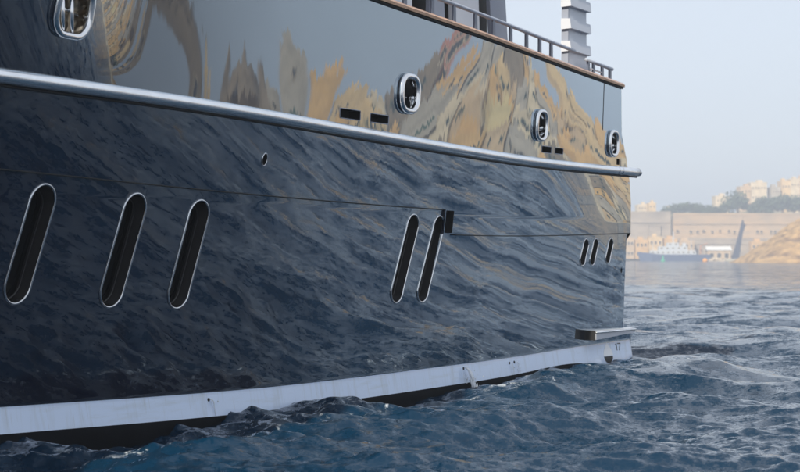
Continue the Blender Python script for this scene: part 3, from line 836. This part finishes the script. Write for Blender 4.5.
hill = [(641, 9, 204.5, 16, 'stone_b', 'small pale block on the skyline beside the yacht stern'), (651, 7, 203, 12, 'stone_a', 'narrow stone block on the skyline left of the trees'),
        (670, 10, 208, 14, 'stone_d', 'low grey building at the left end of the tree line'),
        (721, 14, 196, 20, 'stone_b', 'pale building standing between the two tree groups on the ridge'),
        (744, 11, 186.5, 30, 'stone_e', 'darker sand end block of the large skyline building'), (757, 16, 182.5, 30, 'stone_b', 'large pale building topping the ridge behind the round tree'),
        (774, 9, 187, 28, 'stone_d', 'dim stone block in the dip between the skyline buildings'), (784, 9, 181, 30, 'stone_a', 'honey stone tower house on the ridge'),
        (793, 9, 179, 30, 'stone_b', 'tall pale block at the right edge of the skyline'), (803, 10, 178, 30, 'stone_a', 'tall honey block cut by the right edge of the picture'),
        (816, 13, 182, 30, 'stone_b', 'pale ridge building outside the right edge'), (832, 14, 186, 30, 'stone_c', 'ochre ridge building outside the right edge')]
for px, wpx, py, dy, m, lb in hill:
    y = 1150 + dy * 2
    house((fx(px, y), y, 26), 0, wpx * y / 1800, 14, fz(py, y) - 27.0, M[m], max(2, wpx // 3), 4 if py < 190 else 3, lb, 'building', 'skyline_building', 'buildings along the ridge', ww=.75, wh=1.1)
trees_far = [(668, 207, 5), (676, 203.5, 6.5), (684, 204, 6), (691, 203, 6), (700, 204.5, 6.5), (708, 206, 6), (716, 207, 6), (726, 203, 7), (738, 193, 11), (752, 204, 8), (762, 199, 9), (773, 198, 9), (783, 196, 9.5), (794, 194.5, 10), (804, 194, 10), (816, 196, 10)]
tl = ['low bushy tree at the left end of the ridge trees', 'second dark tree from the left on the ridge', 'third dark tree from the left on the ridge', 'fourth dark tree from the left on the ridge',
      'fifth dark tree from the left on the ridge', 'sixth dark tree from the left on the ridge', 'small tree under the pale mid ridge building', 'dark tree touching the left of the tall round tree',
      'tall round dark tree on the ridge above the leaning sail', 'low tree just right of the tall round tree', 'dark tree below the large pale skyline building', 'dark tree below the dim stone block',
      'dark tree below the honey tower house', 'dark tree below the tall pale block at right', 'dark tree at the right edge of the picture', 'dark ridge tree outside the right edge']
for (px, py, rpx), lb in zip(trees_far, tl):
    y = 1128.0
    tree((fx(px, y), y, 27), (fz(py, y) - 27) / .93, rpx * y / 1800 * 1.6, M['leaf'], lb, 'trees on the far ridge')

# moored ship
def ship():
    y = 1060.0
    o = empty('moored_ship', (fx(675, y), y, WATER_Z))
    L, B = 41.0, 8.0
    mb = MB(); st = []
    for k in range(13):
        u = k / 12; x = -L / 2 + L * u
        wd = B / 2 * (1 - max(0, (.22 - u) / .22) ** 2) * (1 - .25 * max(0, (u - .85) / .15)); wd = max(wd, .15)
        sh_ = 3.9 + 1.6 * max(0, (.3 - u) / .3) ** 1.5
        st.append([(x - (1.6 if k == 0 else 0), -wd, sh_), (x, -wd * .85, -.6), (x, wd * .85, -.6), (x - (1.6 if k == 0 else 0), wd, sh_)])
    v = [p for s_ in st for p in s_]
    mb.add(v, [(4 * k + a, 4 * k + a + 1, 4 * (k + 1) + a + 1, 4 * (k + 1) + a) for k in range(12) for a in range(3)] + [(4 * k + 3, 4 * k, 4 * k + 4, 4 * k + 7) for k in range(12)] + [(0, 1, 2, 3)[::-1], (48, 49, 50, 51)])
    mb.build('hull', mat('ship_blue', (.05, .08, .17), .4), o)
    W = mat('ship_white', (.50, .53, .56), .4)
    for (x0, x1, z0, z1, b_) in ((-15, 12, 3.7, 6.3, 6.5), (-10, 7, 6.3, 8.7, 5.6), (-5, 2, 8.7, 10.8, 4.6)):
        mb = MB(); mb.box(((x0 + x1) / 2, 0, (z0 + z1) / 2), (x1 - x0, b_, z1 - z0), taper=(.97, .95)); dk = mb.build('deckhouse', W, o)
        nwin = int((x1 - x0) / 3)
        for k in range(nwin):
            q = link('window', WIN, dk, (x0 + (k + .5) * (x1 - x0) / nwin, -b_ / 2 - .02, (z0 + z1) / 2 + .2)); q.scale = (.9, 1, .6)
    mb = MB(); mb.tube([(-1, 0, 10.6), (-1, 0, 17.5)], [.4, .2], 8); mb.tube([(-2.4, 0, 13.5), (.4, 0, 13.5)], .15, 6); mb.build('mast', W, o)
    mb = MB(); mb.tube([(9.5, 0, 6.2), (9.5, 0, 13.0)], [.25, .12], 7); mb.tube([(-13, 0, 6.2), (-13, 0, 11.5)], [.22, .1], 7); mb.build('signal_pole', W, o)
    mb = MB(); mb.box((5.4, 0, 9.6), (2.2, 2.0, 2.2), taper=(.8, .8)); mb.build('funnel', W, o)
    mb = MB(); mb.tube([(15, 0, 4), (15, 0, 9), (19, 0, 10.5)], [.35, .3, .2], 7); mb.build('crane', mat('ship_orange', (.6, .24, .10), .5), o)
    tag(o, 'dark blue ship with white deckhouses moored at the far quay', 'ship')
ship()

# sailing boat with a tall dark sail
def sail_boat():
    y = 1000.0
    o = empty('sailing_boat', (fx(734, y), y, WATER_Z))
    s = y / 1800
    mb = MB(); mb.add([(-5, -1.3, 1.3), (6, -1.1, 1.2), (7.5, 0, 1.6), (6, 1.1, 1.2), (-5, 1.3, 1.3), (-4.5, -.8, -.4), (5.5, -.6, -.4), (6.2, 0, -.4), (5.5, .6, -.4), (-4.5, .8, -.4)],
                      [(0, 1, 6, 5), (1, 2, 7, 6), (2, 3, 8, 7), (3, 4, 9, 8), (4, 0, 5, 9), (4, 3, 2, 1, 0)])
    mb.build('hull', mat('boat_cream', (.6, .55, .42), .4), o)
    mb = MB(); mb.tube([(-.8, 0, 1), (5.2, 0, 24.5)], [.16, .09], 8); mb.build('mast', M['black'], o)
    D = mat('dark_sail_cloth', (.018, .026, .06), .6, var=.2, scale=.6)
    mb = MB(); mb.prism([(-1.4, -.18, 1.4), (2.9, -.18, 1.4), (3.5, -.18, 7), (5.0, -.18, 16), (6.6, -.18, 20.2), (5.6, -.18, 21.0), (5.2, -.18, 23.0), (4.4, -.18, 22.6), (2.0, -.18, 13)], (0, 0, 0), (0, .3, 0)); mb.build('sail', D, o)
    tag(o, 'tall narrow dark blue sail leaning right over a small boat', 'sailing boat')
sail_boat()

def buoy(px, y, h, r, col, label, name, prof):
    o = empty(name, (fx(px, y), y, WATER_Z))
    mb = MB(); mb.lathe((0, 0, -.4), [(r * a, h * b) for a, b in prof], 14); mb.build('float', mat(name + '_paint', col, .45, var=.1), o, True)
    mb = MB(); mb.tube([(0, 0, h * .6), (0, 0, h * 1.12)], .07, 6); mb.build('top_mark', M['black'], o)
    tag(o, label, 'buoy', 'harbour buoys')
buoy(663, 930, 3.6, 1.15, (.02, .32, .18), 'green conical channel buoy in front of the blue ship', 'channel_buoy', [(.9, 0), (1, .15), (1, .32), (.5, .36), (.42, .7), (.18, 1.0)])
buoy(705, 900, 2.1, 1.35, (.75, .32, .05), 'round orange buoy floating left of the dark sail', 'mooring_buoy', [(.5, 0), (.92, .2), (1, .45), (.85, .75), (.4, .97), (.1, 1.0)])

# pale rubble mole and small moored boats near the sail
def rubble(x0, x1, y, h, label):
    o = empty('rubble_mole', ((x0 + x1) / 2, y, WATER_Z)); L = x1 - x0
    mb = MB(); mb.box((0, 0, .1), (L, 6, 1.4), taper=(.96, .6)); mb.build('core', M['quay'], o)
    for k in range(46):
        s = rnd.uniform(.7, 1.5); bm = MB(); bm.box((0, 0, 0), (s * 1.3, s, s), taper=(rnd.uniform(.5, .9), rnd.uniform(.5, .9)), rz=rnd.uniform(0, 3))
        bm.build('boulder', M['stone_b'], o, loc=(rnd.uniform(-L / 2, L / 2), rnd.uniform(-2.6, 1.5), rnd.uniform(.5, h)))
    tag(o, label, 'breakwater')
rubble(fx(708, 1045), fx(760, 1045), 1045, 2.0, 'low pale rubble mole running past the foot of the dark sail')

# rocky headland on the right, about 650 m off, running on out of the frame
def headland():
    y0 = 640.0
    nx, ny = 170, 50
    rr = random.Random(9)
    ph = [(rr.uniform(.05, 1.6), rr.uniform(.05, 1.2), rr.uniform(0, 6.28), rr.uniform(.2, 1.0)) for _ in range(26)]
    v = []
    x_left = (761 - 400) / 1800 * y0
    for i in range(nx):
        u = i / (nx - 1); x = x_left - 1.5 + 155 * u ** 1.3
        ridge = 15.5 * min(1.0, ((x - x_left + 1.0) / 20.0) if x > x_left - 1 else 0) ** 1.0
        ridge = max(ridge, 0) + 6 * (1 - math.exp(-max(0, x - x_left - 20) / 60))
        for j in range(ny):
            w = j / (ny - 1); y = y0 - 14 + 90 * w - .25 * (x - x_left) * (1)
            prof = min(1, w / .25) ** .8 * (1 if w < .6 else max(0, 1 - (w - .6) / .4) ** .6)
            z = WATER_Z - 1.0 + (ridge + 1.0) * prof
            nse = sum(a * math.sin(kx * x * 1.4 + ky * y + p) for kx, ky, p, a in ph) * .24
            z += nse * min(1, prof * 2) * min(1, ridge / 6)
            v.append((x + nse * .5, y + nse * .9, z))
    f = [(i * ny + j, (i + 1) * ny + j, (i + 1) * ny + j + 1, i * ny + j + 1) for i in range(nx - 1) for j in range(ny - 1)]
    return tag(link('rocky_headland', mesh('rocky_headland', v, f, M['rock'], False)), kind='structure')
headland()

# --- the near bank of the harbour to the right of the frame: it is what the glossy side mirrors
QA = Vector((262, 430, 0)); QB = Vector((520, 10, 0))
qd = (QB - QA).normalized(); qn = Vector((-qd.y, qd.x, 0))
if qn.x < 0: qn = -qn            # points inland (away from the yacht)
q_rz = math.atan2(qd.y, qd.x)
if (Matrix.Rotation(q_rz, 3, 'Z') @ Vector((0, -1, 0))).dot(-qn) < 0: q_rz += math.pi
def qpos(az, back, z):
    """point on the bank at a compass bearing from the yacht's side, set back from the quay edge"""
    org = Vector((-1, 21, 0))
    d = Vector((math.sin(R(az)), math.cos(R(az)), 0)); base = QA + qn * back - org
    den = d.x * qd.y - d.y * qd.x
    s = (base.x * qd.y - base.y * qd.x) / den
    p = d * s + org
    return Vector((p.x, p.y, z))
rows = []
for back, z in ((0, -3), (.2, 1.6), (20, 1.8), (24, 7), (42, 8), (46, 14), (64, 15), (70, 16), (160, 14)):
    row = []
    for k in range(40):
        p = QA + qd * (-60 + 620 * k / 39) + qn * back
        f = 1.0
        az = math.degrees(math.atan2(p.x + 1, p.y - 21))
        if az > 59.3: f = max(.08, 1 - (az - 59.3) / 1.0)
        row.append((p.x, p.y, z if z < 2 else 1.8 + (z - 1.8) * f))
    rows.append(row)
terrain('harbour_bank', rows, M['quay'])
GL = 'honey limestone waterfront house mirrored in the yacht bulwark'
for tier, (back, z0, hmin, hmax) in enumerate(((9, 1.7, 6, 9), (22, 4.0, 7, 11), (36, 7.8, 8, 12), (56, 13.9, 7, 15))):
    az = 43.0 + tier * .3
    while az < 59.0:
        p0 = qpos(az, back, z0); dist = Vector((p0.x, p0.y)).length
        w = rnd.choice([3.8, 4.6, 5.5, 6.5, 9.0]) * rnd.uniform(.9, 1.1)
        stepd = math.degrees(w / dist) * 1.12
        az += stepd / 2
        p = qpos(az, back, z0)
        h = rnd.uniform(hmin, hmax) + ((4.0 if az > 57 else 1.5) if tier == 3 and az > 55.5 else 0)
        house(p, q_rz, w, 9, h, M[rnd.choice(WALLS)], 2 if w < 6 else 3, 3 if tier else 2, GL, group='waterfront houses mirrored in the hull', ww=.7, wh=1.1, sparse=True, win=rnd.choice([WIN, WIN2]))
        az += stepd / 2
# church with dome and a pair of bell towers
def church(az, label):
    p = qpos(az, 26, 4.6); o = empty('domed_church', p, q_rz)
    mb = MB(); mb.box((0, 0, -1.6), (16, 22, 3.4)); mb.build('podium', M['stone_d'], o)
    mb = MB(); mb.box((0, 0, 8), (12, 18, 16)); mb.build('nave', M['stone_a'], o)
    mb = MB(); mb.lathe((0, 0, 16), [(4.2, 0), (4.2, 2.2), (4.5, 2.3), (4.5, 2.8), (4.0, 3.0), (3.8, 4.6), (3.0, 6.0), (1.8, 7.0), (.7, 7.4), (.7, 8.6), (.2, 9), (.15, 10.2)], 20); mb.build('dome', M['dome'], o, True)
    for sx in (-1, 1):
        mb = MB(); mb.box((sx * 4.6, -8.4, 8.5), (3.2, 3.2, 17)); mb.box((sx * 4.6, -8.4, 19), (2.6, 2.6, 4), taper=(.6, .6)); mb.lathe((sx * 4.6, -8.4, 21), [(.9, 0), (.7, 1.2), (.1, 3.2)], 8); mb.build('bell_tower', M['dome'], o)
    for k in range(3): q = link('window', WIN, o, (-4 + 4 * k, -9.1, 7)); q.scale = (1.2, 1, 2.6)
    tag(o, label, 'church')
church(59.95, 'domed limestone church mirrored left of centre in the bulwark')
def tower_block(az, w, h, m, label, back=20):
    p = qpos(az, back, 1.8); o = empty('stone_tower', p, q_rz)
    mb = MB(); mb.box((0, 0, h / 2), (w, w, h), taper=(.9, .9)); mb.build('shaft', m, o)
    mb = MB(); mb.box((0, 0, h + .6), (w * 1.05, w * 1.05, 1.2)); mb.box((0, 0, h + 2.6), (w * .55, w * .55, 2.8), taper=(.5, .5)); mb.build('crown', m, o)
    for k in range(3): q = link('window', WIN, o, (0, -w / 2 * .96 - .05, h * (.3 + .22 * k))); q.scale = (1.2, 1, 2.2)
    tag(o, label, 'tower')
tower_block(61.42, 1.3, 23, M['stone_a'], 'slender stone chimney mirrored as a thin streak in the bulwark')
tower_block(61.84, 4.2, 28, M['dome'], 'broad dark stone tower mirrored as a long streak in the bulwark')
tower_block(61.25, 1.0, 21, M['stone_a'], 'thinnest stone chimney mirrored right of the long tower streak')
house(qpos(51.9, 10, 1.7), q_rz, 9, 9, 12, mat('yellow_render', (.60, .47, .24), .9, var=.06, scale=.3), 1, 1, 'large plain yellow warehouse mirrored amidships in the bulwark', 'warehouse', 'harbour_warehouse')
house(qpos(54.8, 58, 19), q_rz, 4.5, 7, 9, mat('red_render', (.46, .19, .14), .9, var=.1, scale=.3), 2, 3, 'red painted house mirrored high in the bulwark', 'house', 'red_house')
for k, az in enumerate((59.2, 59.5, 60.3, 60.5)):
    tree(qpos(az, 9, 1.7), rnd.uniform(7, 9), rnd.uniform(4, 5), M['leaf2'], 'bushy waterfront tree mirrored beside the church', 'waterfront trees mirrored in the hull', 260)
# low quarry hill closing the bank towards the camera
rows = []
for j, (back, z) in enumerate(((6, 1.2), (12, 5), (30, 8.5), (70, 9), (110, 4))):
    rows.append([tuple(qpos(62.4 + 1.2 * k, back, 1.2 + (z - 1.2) * min(1, k / 2 + .15) + rnd.uniform(-.4, .4))) for k in range(22)])
terrain('low_hill', rows, M['rock'])

# ------------------------------------------------------------------ haze over the harbour
hz = MB(); hz.box((0, 0, 44), (6400, 6400, 96))
hm = bpy.data.materials.new('harbour_haze'); hm.use_nodes = True
nt = hm.node_tree; nt.nodes.clear()
pv = nt.nodes.new('ShaderNodeVolumePrincipled'); pv.inputs['Color'].default_value = (.72, .79, .90, 1); pv.inputs['Density'].default_value = .00072; pv.inputs['Anisotropy'].default_value = .1
ou = nt.nodes.new('ShaderNodeOutputMaterial'); nt.links.new(pv.outputs[0], ou.inputs['Volume'])
tag(hz.build('haze', hm), kind='stuff')
